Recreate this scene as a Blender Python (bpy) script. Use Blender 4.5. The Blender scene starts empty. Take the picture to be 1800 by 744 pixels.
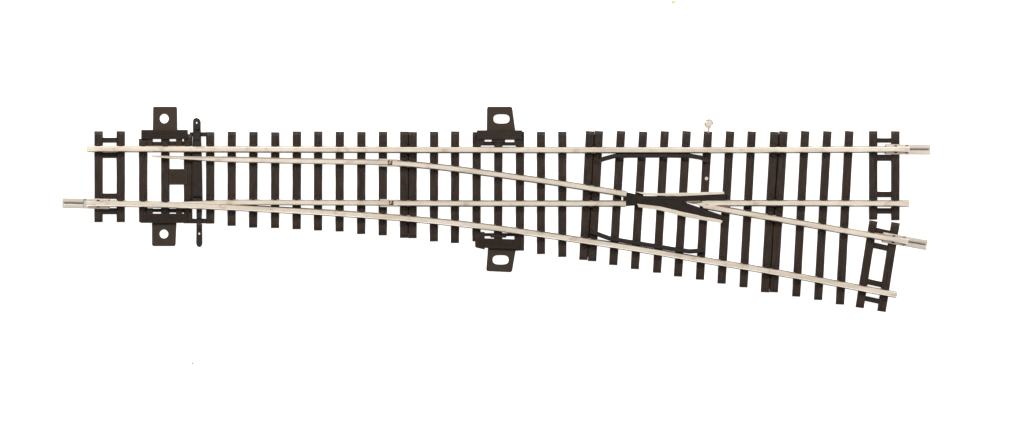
import bpy, bmesh, math, random
from mathutils import Vector, noise
random.seed(7)
ZOOM=None
scene=bpy.context.scene
U=0.01
def W(x,y,z): return ((x-900)*U,(372-y)*U,z*U)

# ---------------- materials ----------------
def newmat(name):
    m=bpy.data.materials.new(name); m.use_nodes=True
    nt=m.node_tree; b=nt.nodes['Principled BSDF']; return m,nt,b
def plastic(name,c1,c2,rough=0.5,bump=0.35,stretch=(9,1.2,9),spec=0.25):
    m,nt,b=newmat(name); N=nt.nodes; L=nt.links
    tc=N.new('ShaderNodeTexCoord'); oi=N.new('ShaderNodeObjectInfo')
    mp=N.new('ShaderNodeMapping'); mp.inputs['Scale'].default_value=stretch
    L.new(tc.outputs['Object'],mp.inputs['Vector'])
    add=N.new('ShaderNodeVectorMath'); add.operation='ADD'
    mul=N.new('ShaderNodeMath'); mul.operation='MULTIPLY'; mul.inputs[1].default_value=37
    L.new(oi.outputs['Random'],mul.inputs[0]); L.new(mp.outputs[0],add.inputs[0]); L.new(mul.outputs[0],add.inputs[1])
    n=N.new('ShaderNodeTexNoise'); n.inputs['Scale'].default_value=2.6; n.inputs['Detail'].default_value=5
    n.inputs['Roughness'].default_value=0.65
    L.new(add.outputs[0],n.inputs['Vector'])
    r=N.new('ShaderNodeValToRGB'); r.color_ramp.elements[0].position=0.3; r.color_ramp.elements[1].position=0.72
    r.color_ramp.elements[0].color=(*c1,1); r.color_ramp.elements[1].color=(*c2,1)
    L.new(n.outputs['Fac'],r.inputs['Fac']); L.new(r.outputs[0],b.inputs['Base Color'])
    n2=N.new('ShaderNodeTexNoise'); n2.inputs['Scale'].default_value=22; n2.inputs['Detail'].default_value=3
    L.new(tc.outputs['Object'],n2.inputs['Vector'])
    mr=N.new('ShaderNodeMapRange'); mr.inputs[3].default_value=rough-0.12; mr.inputs[4].default_value=rough+0.15
    L.new(n2.outputs['Fac'],mr.inputs[0]); L.new(mr.outputs[0],b.inputs['Roughness'])
    bp=N.new('ShaderNodeBump'); bp.inputs['Strength'].default_value=bump; bp.inputs['Distance'].default_value=0.02
    L.new(n.outputs['Fac'],bp.inputs['Height']); L.new(bp.outputs[0],b.inputs['Normal'])
    b.inputs['Specular IOR Level'].default_value=spec
    return m
def metal(name,c1,c2,rough=0.34,met=0.85,lo=0.4,hi=0.62,stretch=(0.5,5,3)):
    m,nt,b=newmat(name); N=nt.nodes; L=nt.links
    tc=N.new('ShaderNodeTexCoord'); mp=N.new('ShaderNodeMapping'); mp.inputs['Scale'].default_value=stretch
    L.new(tc.outputs['Object'],mp.inputs['Vector'])
    n=N.new('ShaderNodeTexNoise'); n.inputs['Scale'].default_value=1.4; n.inputs['Detail'].default_value=3; n.inputs['Roughness'].default_value=0.5
    L.new(mp.outputs[0],n.inputs['Vector'])
    r=N.new('ShaderNodeValToRGB'); r.color_ramp.elements[0].position=lo; r.color_ramp.elements[1].position=hi
    r.color_ramp.elements[0].color=(*c2,1); r.color_ramp.elements[1].color=(*c1,1)
    L.new(n.outputs['Fac'],r.inputs['Fac'])
    n3=N.new('ShaderNodeTexNoise'); n3.inputs['Scale'].default_value=6; n3.inputs['Detail'].default_value=4
    L.new(tc.outputs['Object'],n3.inputs['Vector'])
    mr3=N.new('ShaderNodeMapRange'); mr3.inputs[1].default_value=0.58; mr3.inputs[2].default_value=0.76; mr3.inputs[4].default_value=0.6
    L.new(n3.outputs['Fac'],mr3.inputs[0])
    mx=N.new('ShaderNodeMix'); mx.data_type='RGBA'; L.new(mr3.outputs[0],mx.inputs[0]); L.new(r.outputs[0],mx.inputs[6])
    mx.inputs[7].default_value=(c2[0]*0.75,c2[1]*0.62,c2[2]*0.5,1)
    L.new(mx.outputs[2],b.inputs['Base Color'])
    mr=N.new('ShaderNodeMapRange'); mr.inputs[3].default_value=rough+0.1; mr.inputs[4].default_value=rough-0.06
    L.new(n3.outputs['Fac'],mr.inputs[0]); L.new(mr.outputs[0],b.inputs['Roughness'])
    b.inputs['Metallic'].default_value=met
    bp=N.new('ShaderNodeBump'); bp.inputs['Strength'].default_value=0.1; bp.inputs['Distance'].default_value=0.01
    L.new(n3.outputs['Fac'],bp.inputs['Height']); L.new(bp.outputs[0],b.inputs['Normal'])
    return m
M_SLP=plastic('brown_sleeper_plastic',(0.0125,0.0062,0.0036),(0.034,0.018,0.0105),0.44,0.4,spec=0.28)
M_WEB=plastic('brown_web_plastic',(0.010,0.0054,0.0033),(0.023,0.0128,0.008),0.46,0.2,(4,4,4),spec=0.25)
M_LUG=plastic('brown_bracket_plastic',(0.028,0.018,0.0115),(0.041,0.027,0.018),0.46,0.12,(5,5,5),spec=0.25)
M_BLK=plastic('black_smooth_plastic',(0.009,0.0052,0.0035),(0.021,0.0128,0.0085),0.36,0.12,(5,3,5),0.35)
M_FRG=plastic('frog_plastic',(0.007,0.0037,0.0024),(0.020,0.0106,0.0062),0.42,0.2,(3,6,3),0.25)
M_RAIL=metal('nickel_rail_head',(0.90,0.82,0.72),(0.74,0.65,0.54),lo=0.35,hi=0.6,met=0.8)
M_FOOT=metal('rail_foot_painted_reflection',(0.29,0.21,0.15),(0.14,0.092,0.06),0.42,0.7)  # brownish reflections along the rail edges put into the foot colour
M_JOIN=metal('joiner_sheet_metal',(0.88,0.84,0.77),(0.72,0.66,0.59),0.3,0.85)
M_COP=metal('bronze_tint_metal',(0.60,0.50,0.40),(0.40,0.30,0.22),0.4,0.75)

# ---------------- root ----------------
root=bpy.data.objects.new('railway_turnout',None); scene.collection.objects.link(root)
root['label']='brown plastic and nickel rail model railway turnout lying on white surface'
root['category']='model railway track'

def make(name,verts,faces,mats,fmat=None,parent=root,smooth=False,bevel=0,label=None):
    ws=[Vector(W(*v)) for v in verts]
    c=Vector((sum(v.x for v in ws)/len(ws),sum(v.y for v in ws)/len(ws),0))
    me=bpy.data.meshes.new(name)
    me.from_pydata([v-c for v in ws],[],faces)
    if not isinstance(mats,(list,tuple)): mats=[mats]
    for m in mats: me.materials.append(m)
    if fmat:
        for p,i in zip(me.polygons,fmat): p.material_index=i
    bm=bmesh.new(); bm.from_mesh(me)
    bmesh.ops.recalc_face_normals(bm,faces=bm.faces)
    bm.to_mesh(me); bm.free()
    if smooth:
        for p in me.polygons: p.use_smooth=True
    ob=bpy.data.objects.new(name,me); scene.collection.objects.link(ob)
    if parent:
        ob.parent=parent
        pl=Vector((0,0,0)); q=parent
        while q is not None: pl+=q.location; q=q.parent
        ob.location=c-pl
    else: ob.location=c
    if bevel:
        md=ob.modifiers.new('b','BEVEL'); md.width=bevel*U; md.segments=2; md.limit_method='ANGLE'; md.angle_limit=math.radians(40)
    if label: ob['label']=label
    return ob

class G:
    def __init__(s): s.v=[]; s.f=[]; s.m=[]
    def prism(s,poly,z0,z1,mi=0,inset=0):
        n=len(poly); b=len(s.v)
        cx=sum(p[0] for p in poly)/n; cy=sum(p[1] for p in poly)/n
        s.v+=[(x,y,z0) for x,y in poly]
        for x,y in poly:
            d=math.hypot(x-cx,y-cy) or 1
            s.v.append((x-(x-cx)/d*inset,y-(y-cy)/d*inset,z1))
        s.f.append(tuple(range(b,b+n))); s.m.append(mi)
        s.f.append(tuple(range(b+n,b+2*n))); s.m.append(mi)
        for i in range(n):
            j=(i+1)%n; s.f.append((b+i,b+j,b+n+j,b+n+i)); s.m.append(mi)
        return s
    def box(s,cx,cy,w,h,z0,z1,ang=0,mi=0,inset=0):
        ca,sa=math.cos(ang),math.sin(ang)
        P=[(cx+dx*ca-dy*sa,cy+dx*sa+dy*ca) for dx,dy in ((-w/2,-h/2),(w/2,-h/2),(w/2,h/2),(-w/2,h/2))]
        return s.prism(P,z0,z1,mi,inset)
    def cyl(s,cx,cy,r,z0,z1,n=16,mi=0,ry=None,inset=0):
        ry=ry or r
        return s.prism([(cx+r*math.cos(2*math.pi*i/n),cy+ry*math.sin(2*math.pi*i/n)) for i in range(n)],z0,z1,mi,inset)
    def holed(s,poly,hx,hy,rx,ry,z0,z1,mi=0,power=2):
        angs=[2*math.pi*i/32 for i in range(32)]
        angs+=[math.atan2(y-hy,x-hx)%(2*math.pi) for x,y in poly]
        angs=sorted(set(round(a,5) for a in angs))
        out=[];inn=[]
        for a in angs:
            dx,dy=math.cos(a),math.sin(a); best=None
            for i in range(len(poly)):
                x1,y1=poly[i]; x2,y2=poly[(i+1)%len(poly)]
                ex,ey=x2-x1,y2-y1; den=dx*ey-dy*ex
                if abs(den)<1e-9: continue
                t=((x1-hx)*ey-(y1-hy)*ex)/den; u=((x1-hx)*dy-(y1-hy)*dx)/den
                if t>0 and -1e-4<=u<=1+1e-4 and (best is None or t<best): best=t
            out.append((hx+dx*best,hy+dy*best))
            rr=(abs(dx/rx)**power+abs(dy/ry)**power)**(-1/power)
            inn.append((hx+dx*rr,hy+dy*rr))
        n=len(angs); b=len(s.v)
        for ring,z in ((out,z0),(out,z1),(inn,z1),(inn,z0)): s.v+=[(x,y,z) for x,y in ring]
        for k in range(4):
            k2=(k+1)%4
            for i in range(n):
                j=(i+1)%n; s.f.append((b+k*n+i,b+k*n+j,b+k2*n+j,b+k2*n+i)); s.m.append(mi)
        return s
    def sweep(s,path,prof,mats=None,scale=None):
        n=len(prof); b=len(s.v); L=len(path)
        for k,(x,y) in enumerate(path):
            x0,y0=path[max(0,k-1)]; x1,y1=path[min(L-1,k+1)]
            d=math.hypot(x1-x0,y1-y0); nx,ny=-(y1-y0)/d,(x1-x0)/d
            sc=scale[k] if scale else 1
            for o,z in prof: s.v.append((x+nx*o*sc,y+ny*o*sc,z))
        for k in range(L-1):
            for i in range(n):
                j=(i+1)%n
                s.f.append((b+k*n+i,b+k*n+j,b+(k+1)*n+j,b+(k+1)*n+i)); s.m.append(mats[i] if mats else 0)
        s.f.append(tuple(range(b,b+n))); s.m.append(0)
        s.f.append(tuple(range(b+(L-1)*n,b+L*n))); s.m.append(0)
        return s
    def obj(s,name,mats,**k): return make(name,s.v,s.f,mats,s.m,**k)

def smooth_path(pts,step=18):
    out=[]
    for i in range(len(pts)-1):
        p0=pts[max(0,i-1)];p1=pts[i];p2=pts[i+1];p3=pts[min(len(pts)-1,i+2)]
        n=max(2,int(math.hypot(p2[0]-p1[0],p2[1]-p1[1])/step))
        for k in range(n):
            t=k/n
            out.append(tuple(0.5*((2*p1[a])+(-p0[a]+p2[a])*t+(2*p0[a]-5*p1[a]+4*p2[a]-p3[a])*t*t+(-p0[a]+3*p1[a]-3*p2[a]+p3[a])*t**3) for a in (0,1)))
    out.append(pts[-1]); return out
def yat(path,x):
    for a,b in zip(path,path[1:]):
        if a[0]<=x<=b[0]:
            t=(x-a[0])/(b[0]-a[0]); return a[1]+t*(b[1]-a[1])
    return None
def slope(path,x):
    for a,b in zip(path,path[1:]):
        if a[0]<=x<=b[0]: return math.atan2(b[1]-a[1],b[0]-a[0])
    return 0

R_TOP=smooth_path([(153,262),(500,263),(900,264),(1300,264),(1598,262.5)])
R_OUT=smooth_path([(153,358),(230,358.5),(300,360.5),(400,364.5),(550,372.5),(700,383),(835,396.5),(950,412),(1078,431),(1155,443.5),(1230,456.5),(1322,471.5),(1420,489),(1514,507),(1576,518.5)])
R_STR=[(692,357.5),(850,358),(1000,358),(1100,358)]
R_DIV=smooth_path([(690,286.5),(760,292.5),(830,301),(917,313),(990,323.5),(1101,341.5)])
R_STR2=[(1240,357),(1420,357.5),(1598,358)]
R_DIV2=[(1236,362),(1300,373.5),(1400,391),(1500,408.5),(1596,425)]
B_DIV=[(270,276),(300,277.5),(390,280.5),(500,283),(682,286)]
B_STR=[(296,356),(340,356),(430,356),(560,356.5),(684,357)]

PROF=[(-5.8,11.2),(5.8,11.2),(5.8,12.6),(1.5,14),(1.5,20),(4.4,21),(4.4,24.6),(3.4,26),(-3.4,26),(-4.4,24.6),(-4.4,21),(-1.5,20),(-1.5,14),(-5.8,12.6)]
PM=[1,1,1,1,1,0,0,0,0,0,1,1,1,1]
def rail(path,name='running_rail',scale=None,prof=PROF,**k):
    g=G(); g.sweep(path,prof,PM,scale); return g.obj(name,[M_RAIL,M_FOOT],**k)
for p in (R_TOP,R_OUT,R_STR,R_DIV,R_STR2,R_DIV2): rail(p)
for p in (R_TOP,R_OUT,R_STR,R_DIV,R_STR2,R_DIV2):
    q=[(x,y) for x,y in p if 170<=x<=1575]
    g=G(); g.sweep(q,[(-3.5,2),(3.5,2),(3.5,9),(-3.5,9)]); g.obj('rail_support_strip',M_WEB)
def densify(p,step=15):
    o=[]
    for a,b in zip(p,p[1:]):
        n=max(1,int((b[0]-a[0])/step))
        for k in range(n): o.append((a[0]+(b[0]-a[0])*k/n,a[1]+(b[1]-a[1])*k/n))
    return o+[p[-1]]
BP=[(-5.3,12.4),(4.8,12.4),(4.8,13.8),(1.3,15),(1.3,20),(4.0,21),(4.0,24.4),(3.1,25.6),(-3.1,25.6),(-4.0,24.4),(-4.0,21),(-1.3,20),(-1.3,15),(-5.3,13.8)]
for p in (B_DIV,B_STR):
    d=densify(p); x0=d[0][0]
    rail(d,'point_blade',[min(1,0.12+(x-x0)/130) for x,y in d],BP,label='thin tapered movable nickel point blade')
g=G(); g.sweep(densify([(268,275),(330,276.2),(392,277)]),[(-1.3,13),(1.3,13),(1.3,22),(-1.3,22)],None); g.obj('blade_tip_strip',M_COP)

# ---------------- sleepers ----------------
RAILS=[R_TOP,R_OUT,R_STR,R_DIV,R_STR2,R_DIV2,B_STR]
def sleeper(x0,y0,x1,y1,w=14.8,chairs=True,rails=RAILS,h=10.5):
    g=G(); L=math.hypot(x1-x0,y1-y0); dx,dy=(x1-x0)/L,(y1-y0)/L; nx,ny=dy,-dx
    n=max(8,int(L/6)); sd=random.random()*100
    wj=random.uniform(-0.25,0.25)
    cols=[(-.5,0),(-.5,h-1.4),(-.43,h),(-.26,h),(-.1,h),(.08,h),(.25,h),(.43,h),(.5,h-1.4),(.5,0)]
    C=len(cols)
    for k in range(n+1):
        t=k/n*L; e=1.2 if k in (0,n) else 0
        for ci,(o,z) in enumerate(cols):
            jit=noise.noise(Vector((t*0.06,sd,ci*0.3)))*0.4
            oo=o*(w+wj)
            if abs(o)>0.4: oo+=jit*0.5
            zz=z
            if z==h: zz=z-e*0.8+noise.noise(Vector((t*0.035,sd+9,ci*1.7)))*1.2
            tt=t+ (0.7 if k==0 and z==h else (-0.7 if k==n and z==h else 0))
            g.v.append((x0+dx*tt+nx*oo,y0+dy*tt+ny*oo,zz))
    for k in range(n):
        for i in range(C):
            j=(i+1)%C; g.f.append((k*C+i,k*C+j,(k+1)*C+j,(k+1)*C+i)); g.m.append(0)
    g.f.append(tuple(range(C))); g.m.append(0)
    g.f.append(tuple(range(n*C,(n+1)*C))); g.m.append(0)
    if chairs:
        for r in rails:
            xm=x0
            for _ in range(4):
                y=yat(r,xm)
                if y is None: break
                xm=x0+(y-y0)*(x1-x0)/(y1-y0)
            if y is None or y<min(y0,y1)+6 or y>max(y0,y1)-6: continue
            if r in (R_STR2,R_DIV2) and xm<1285: continue
            a=slope(r,xm)
            for s in (-1,1):
                ox,oy=-math.sin(a)*s,math.cos(a)*s
                if r is B_STR and s>0 : continue
                g.box(xm+ox*7.8,y+oy*7.8,w*0.72,5.6,h-2,h+3.4,a,0,0.7)
                g.box(xm+ox*5.4,y+oy*5.4,w*0.4,3.2,h-1,h+5.0,a,0,0.4)
                g.box(xm+ox*11.8,y+oy*11.8,w*0.36,3.6,h-1,h+2.4,a,0,0.6)
    return g.obj('sleeper',M_SLP)
T=231.5
sleeper(172.5,T-1,172.5,391); sleeper(211.5,T-1,211.5,391)
sleeper(251,244,251,391); sleeper(290,236,290,380); sleeper(330,236,330,393)
sleeper(369,232,369,393.5)
vert=[(407,397),(445,400),(483.5,402),(521.5,404),(559,405.5),(597,408),(635,412),(673,414.5),(710.5,418.5),(725.5,419.5),(763,424.5),(800,427.5),(838,425),(876,425),(914,441),(951,446.5),(988.5,452)]
for i,(x,yb) in enumerate(vert):
    sleeper(x,T+random.uniform(-.8,.8),x+(-0.5 if x<900 else 0),yb+random.uniform(-.7,.7))
tilt=[(1037.5,1025.5,458),(1053,1041,460),(1092,1078,466.5),(1131,1116,473),(1169,1155,479.5),(1207.5,1192,487),(1245,1230.5,492.5),(1284,1268.5,499),(1322,1307,505.5),(1362,1345,514),(1378,1360.5,514.5),(1416,1400,522.5),(1455,1438.5,528.5),(1493.5,1477,536)]
for xt,xb,yb in tilt:
    sleeper(xt,T-0.5+random.uniform(-.8,.8),xb,yb+random.uniform(-.7,.7))
sleeper(1535.5,T-1,1535.5,386.5); sleeper(1574.5,T-1,1574.5,387.5)
sleeper(1536,388.5,1511.5,541.5); sleeper(1575,391.5,1550,548)

# ---------------- webs ----------------
def web(pts,z0=1.5,z1=8.5,mat=M_WEB,name='sleeper_web',bevel=0.6):
    g=G(); g.prism(pts,z0,z1); return g.obj(name,mat,bevel=bevel)
def hweb(x0,x1,y0,y1,**k): return web([(x0,y0),(x1,y0),(x1,y1),(x0,y1)],**k)
for (y0,y1) in ((242,251),(268,278),(340,350),(366,377)):
    hweb(176,208,y0,y1,z1=9)
for (y0,y1) in ((243,251),(272,283),(337,347),(366,376)):
    hweb(1539,1571,y0,y1,z1=9)
ax=(-24.5/153)
def tw(s0,s1):
    def P(x,y,s): return (x+ax*s,y+s)
    web([P(1539,388.5,s0),P(1572,392,s0+3.5),P(1572,392,s1+3.5),P(1539,388.5,s1)],z1=9)
for s in ((11,20),(37,47),(101,111),(131,140)): tw(*s)
hweb(333,366,232.5,240,z1=9); hweb(333,366,384.5,393,z1=9)
hweb(254,287,249.5,257); hweb(293,327,248.5,257)
hweb(254,287,367,373); hweb(293,327,367,374)
hweb(841,873,249,256); hweb(879,911,250,256)
hweb(841,911,410,415.5)
hweb(714,722,238,412,z1=6.5)
web([(1044,236),(1047,236),(1036,452),(1031,452)],z1=6.5)
web([(1368,236),(1372,236),(1355,508),(1351,508)],z1=6.5)

g=G(); g.box(313,311,32,28,0.5,13,0,0,0.5)
for i in range(11):
    for j in range(9):
        g.box(300.5+i*2.5,300.5+j*2.6,2.3,2.3,12.7,13.6,math.radians(45),0,1.0)
g.obj('spring_cover',M_LUG)

# ---------------- mounting brackets ----------------
def bracket(lug,hole,blk,ang,knurl=True,power=2,label=None):
    g=G(); g.holed(lug,hole[0],hole[1],hole[2],hole[3],0.3,8,0,power)
    br=g.obj('mounting_bracket',M_LUG,bevel=0.7,label=label)
    cx,cy,w,h=blk
    g=G(); g.box(cx,cy,w,h,0.6,15,ang,0,0.6)
    g.obj('clamp_bar',M_WEB,parent=br,bevel=0.5)
    g=G(); ca,sa=math.cos(ang),math.sin(ang)
    st=2.7 ; nx=int((w-4)/st); ny=int((h-3)/st)
    for i in range(nx):
        for j in range(ny):
            dx=(i-(nx-1)/2)*st; dy=(j-(ny-1)/2)*st
            g.box(cx+dx*ca-dy*sa,cy+dx*sa+dy*ca,2.5,2.5,14.7,15.9 if knurl else 15.2,ang+math.radians(45),0,1.1)
    g.obj('knurled_grip',M_LUG,parent=br)
    return br
bracket([(269.5,187.5),(309,187.5),(310.5,189.5),(311,229),(268,229),(268.5,189.5)],(288,208.5,8,8.4),(288.5,236.5,82,16.5),0,label='bracket with round screw hole and knurled bar')
bracket([(266.5,391),(309.5,391),(308,431),(306,433),(268.5,433),(266.5,431)],(287.5,411.5,7.8,7.8),(288,384,83,16.5),0,label='bracket with round screw hole and knurled bar')
bracket([(857.5,187.5),(898.5,187.5),(900.5,190),(906,230),(855.5,230),(856,190)],(881.5,209,14,8),(878,237.5,80,17),0,False,3,label='bracket with oval slot and plain bar')
bracket([(858,432),(907,438),(900.5,476),(898,479),(856,477),(854.5,474)],(880,457,14,8),(876.5,428.5,76,17),math.radians(2),True,3,label='bracket with oval slot and knurled bar')
def ear(pts,z1=12):
    g=G(); g.prism(pts,0.8,z1); g.obj('bracket_ear',M_SLP,bevel=0.6)
ear([(258,244),(268,244),(268,256),(258,256)]); ear([(309,244),(320,244),(320,256),(309,256)])
ear([(258,366),(268,366),(268,377),(258,377)]); ear([(309,366),(320,366),(320,377),(309,377)])
for (x,y) in ((845,243),(911,243)): ear([(x-7,y-4),(x+7,y-4),(x+7,y+13),(x-7,y+13)])
for (x,y) in ((843,408),(912,410)): ear([(x-8,y),(x+9,y),(x+9,y+31),(x-8,y+27)])
G().box(876,247,24,7,2,12).obj('bracket_ear',M_SLP,bevel=0.5); G().box(876,414,28,8,2,12).obj('bracket_ear',M_SLP,bevel=0.5)

# ---------------- throw bar ----------------
g=G()
g.holed([(339,214),(340,209),(345,207),(350,209),(352.5,214),(352.5,228),(339,228)],345.5,216,1.6,1.8,5,14)
g.prism([(339,228.1),(352.5,228.1),(354,262),(355,300),(356,366),(338,366),(337,300),(338,262)],4,13)
g.prism([(345,366.1),(355,366.1),(354,394),(345,394)],4.5,12)
g.holed([(345,394.1),(355,394.1),(355.5,428),(354,433),(350,435),(346,433),(344.5,428)],350,411,1.6,1.8,5,13)
tb=g.obj('throw_bar',M_BLK,bevel=0.6,label='long dark plastic throw bar with end holes')
G().prism([(339.0,280),(353,280),(355.5,347),(339.0,347)],13,19,inset=1).obj('throw_bar_slider',M_WEB,parent=tb,bevel=0.6)
for g in (G().cyl(346,224,4.2,13,19),G().cyl(350,400,3.4,11,17,12),G().box(346,240,11,12,12,16),G().box(350,379,9,10,11.5,16),G().box(346,352,14,6,12,22),G().box(346,273,14,5,12,18)):
    g.obj('throw_bar_boss',M_BLK,parent=tb,bevel=0.5)
# ---------------- hinges ----------------
for hx,hy,a in ((683,286.5,math.radians(2)),(684,357.3,0)):
    ca,sa=math.cos(a),math.sin(a)
    h=G().box(hx,hy,30,9,12,13.9,a).obj('blade_hinge',M_COP,bevel=0.3)
    for s in (-1,1): G().box(hx-sa*s*5.6,hy+ca*s*5.6,32,2.6,14,24,a).obj('hinge_plate',M_JOIN,parent=h,bevel=0.4)
    G().box(hx+3,hy-1,3,7,20,26.6,a+0.35).obj('hinge_pin',M_COP,parent=h,bevel=0.4)

# ---------------- frog ----------------
g=G()
g.prism([(1095,339.5),(1102,338),(1130,344.5),(1195,345),(1273,341),(1274.5,352.5),(1240,353),(1198,354.5),(1168,360.5),(1150,362.5),(1128,360.5),(1096,363)],9,23)
fr=g.obj('crossing_frog',M_FRG,bevel=0.8,label='dark plastic crossing frog where rails meet')
G().prism([(1151,361),(1168,357),(1198,354),(1234,366.5),(1271,379),(1270,387.5),(1215,376)],9.2,22.7).obj('flangeway_arm',M_FRG,parent=fr,bevel=0.8)
G().prism([(1116,337.2),(1160,340),(1200,339),(1272,336.8),(1273,341.4),(1195,345.2),(1135,343.6)],14,25.6).obj('wing_rail',M_RAIL,parent=fr,bevel=0.5)
G().prism([(1120,358.5),(1160,363),(1215,376.5),(1270,388),(1268,392.5),(1212,383.5),(1160,370),(1122,364.5)],14,25.6).obj('wing_rail',M_RAIL,parent=fr,bevel=0.5)
G().prism([(1216,356.5),(1236,353.6),(1276,353.6),(1276,361),(1262,361.5),(1262,370),(1240,365.5)],14,25).obj('frog_nose',M_RAIL,parent=fr,bevel=0.5)
G().prism([(1200,354.8),(1232,353.6),(1236,356),(1219,358.8)],22.5,25.6).obj('nose_tip',M_FOOT,parent=fr,bevel=0.3)
G().prism([(1256,359),(1282,361),(1281,367),(1262,364)],22,25.3).obj('nose_fillet',M_FOOT,parent=fr)
for x in (1101,1109,1117): G().box(x,351,1.2,20,22.5,24.5,0.05).obj('frog_rib',M_BLK,parent=fr)
G().prism([(1135,349.3),(1186,348.6),(1186,350.4),(1135,351.4)],22.5,24.2).obj('frog_rib',M_BLK,parent=fr)

# ---------------- check rails ----------------
CR=[(-4.0,11),(4.0,11),(4.0,21.5),(2.8,23.4),(-2.8,23.4),(-4.0,21.5)]
for pts,off in (([(1052,283.5),(1060,280),(1080,274.5),(1110,273.8),(1160,273.6),(1212,274),(1232,277.5),(1246,283)],-1),
            ([(1037,406.5),(1046,410),(1072,419.5),(1110,426),(1150,432.5),(1192,439.5),(1212,442),(1238,440.5)],1)):
    g=G(); p=densify(pts,10); g.sweep(p,CR); c=g.obj('check_rail',M_BLK)
    for x in ((1092,1130,1168,1206) if off<0 else (1081,1119,1157,1195)):
        y=yat(p,x); G().box(x,y+(4.6 if off<0 else -4.6),9,4,9.5,19,slope(p,x),0,0.5).obj('check_rail_clip',M_BLK,parent=c)

# ---------------- rail joiners ----------------
def joiner(xa,ya,xb,yb,open_end):
    L=math.hypot(xb-xa,yb-ya); a=math.atan2(yb-ya,xb-xa); ca,sa=math.cos(a),math.sin(a)
    def P(t,o): return (xa+t*ca-o*sa,ya+t*sa+o*ca)
    j=G().prism([P(1,-8.6),P(L-1,-8.6),P(L,-7.4),P(L,7.4),P(L-1,8.6),P(1,8.6),P(0,7.4),P(0,-7.4)],9.6,10.9).obj('rail_joiner',M_JOIN,bevel=0.25)
    for s in (-1,1):
        G().prism([P(0.6,9*s),P(L-0.6,9*s),P(L-0.6,8*s),P(0.6,8*s)],9.8,14.6).obj('joiner_wall',M_COP,parent=j)
        for t0,t1 in ((1,L*0.46),(L*0.50,L-1)):
            far=(t0<5)==(open_end<0)
            i=2.2*s if far else 4.6*s
            G().prism([P(t0,8.5*s),P(t1,8.5*s),P(t1-2,i),P(t0+2,i)],13.8,15.3).obj('joiner_lip',M_JOIN,parent=j,bevel=0.3)
    t0=3 if open_end<0 else L-38
    G().prism([P(t0,-0.9),P(t0+35,-0.9),P(t0+35,0.9),P(t0,0.9)],10.6,11.6).obj('joiner_rib',M_FOOT,parent=j)
joiner(109,357,193,358.8,-1)
joiner(1555,262.5,1636,263.3,1)
joiner(1551,417,1630,431.3,1)

# ---------------- contact pin ----------------
cp=G().box(1245.8,228,3,12,9.2,11.8).obj('contact_pin',M_COP,label='small round silver contact pin with short stem',bevel=0.4)
G().holed([(1246+8.4*math.cos(i*math.pi/12),217.5+8.4*math.sin(i*math.pi/12)) for i in range(24)],1246,217.5,6.4,6.4,9,12.4).obj('pin_ring',M_JOIN,parent=cp,bevel=0.6)
G().cyl(1246,217.5,6.7,9.2,11.4,20,inset=0.8).obj('pin_centre',M_RAIL,parent=cp,bevel=0.5)
G().cyl(1242,314,3,9,12.2,14).obj('rivet_head',M_RAIL)
# ---------------- debris ----------------
def speck(x,y,r,col,name,lab):
    m,nt,b=newmat(name+'_material'); b.inputs['Roughness'].default_value=0.8
    N=nt.nodes; n=N.new('ShaderNodeTexNoise'); n.inputs['Scale'].default_value=60
    rr=N.new('ShaderNodeValToRGB'); rr.color_ramp.elements[0].color=(*[c*0.6 for c in col],1); rr.color_ramp.elements[1].color=(*col,1)
    nt.links.new(n.outputs['Fac'],rr.inputs['Fac']); nt.links.new(rr.outputs[0],b.inputs['Base Color'])
    bm=bmesh.new(); bmesh.ops.create_icosphere(bm,subdivisions=2,radius=r*U)
    for v in bm.verts: v.co*=1+0.7*noise.noise(v.co*90+Vector((x,y,0))); v.co.x*=1.3; v.co.z*=0.5
    me=bpy.data.meshes.new(name); bm.to_mesh(me); bm.free(); me.materials.append(m)
    o=bpy.data.objects.new(name,me); scene.collection.objects.link(o); o.location=W(x,y,r*0.4)
    o['label']=lab; o['category']='dust speck'
speck(1184,3.5,2.8,(0.85,0.75,0.45),'dust_speck','tiny yellow crumb on the white surface')
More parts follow.
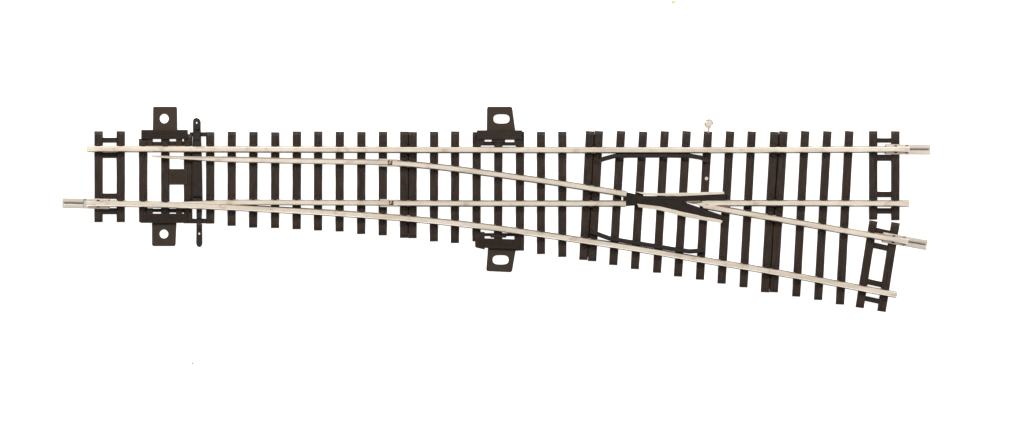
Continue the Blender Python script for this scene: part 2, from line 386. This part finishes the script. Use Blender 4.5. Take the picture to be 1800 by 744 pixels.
speck(338,640,1.3,(0.08,0.07,0.06),'dust_speck','tiny dark speck of dust on the white surface')

# ---------------- surface ----------------
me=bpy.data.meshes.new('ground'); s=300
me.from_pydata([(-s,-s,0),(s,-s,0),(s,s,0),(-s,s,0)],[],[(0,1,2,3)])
m,nt,b=newmat('white_surface_added_glow'); b.inputs['Roughness'].default_value=0.9
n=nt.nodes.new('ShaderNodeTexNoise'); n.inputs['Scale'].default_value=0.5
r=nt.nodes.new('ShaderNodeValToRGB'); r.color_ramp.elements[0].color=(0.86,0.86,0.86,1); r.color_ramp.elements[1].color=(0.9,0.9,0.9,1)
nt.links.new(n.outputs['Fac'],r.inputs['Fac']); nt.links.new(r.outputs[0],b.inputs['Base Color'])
b.inputs['Emission Color'].default_value=(1,1,1,1); b.inputs['Emission Strength'].default_value=0.9  # glow added to the plain white surface so that shadows vanish
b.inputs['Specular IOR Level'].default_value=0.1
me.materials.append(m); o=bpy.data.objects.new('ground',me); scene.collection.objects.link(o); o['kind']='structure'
o['label']='plain white surface with added glow'

# ---------------- light ----------------
w=bpy.data.worlds.new('World'); scene.world=w; w.use_nodes=True
w.node_tree.nodes['Background'].inputs[0].default_value=(1,0.98,0.95,1)
w.node_tree.nodes['Background'].inputs[1].default_value=0.5
def area(loc,size,power,tgt=(0,0,0)):
    l=bpy.data.lights.new('softbox','AREA'); l.shape='SQUARE'; l.size=size; l.energy=power; l.color=(1,0.975,0.93)
    o=bpy.data.objects.new('softbox_lamp',l); scene.collection.objects.link(o); o.location=loc
    o.rotation_euler=(Vector(tgt)-Vector(loc)).to_track_quat('-Z','Y').to_euler()
area((-14,16,26),8,6500); area((15,12,26),8,3200)

cam=bpy.data.cameras.new('Camera'); co=bpy.data.objects.new('Camera',cam); scene.collection.objects.link(co)
D=90; co.location=(0,0,D+0.15); cam.sensor_width=36; cam.lens=36*D/18; cam.clip_end=1000; cam.clip_start=1
scene.camera=co
scene.view_settings.view_transform='Standard'; scene.view_settings.look='None'; scene.view_settings.exposure=0
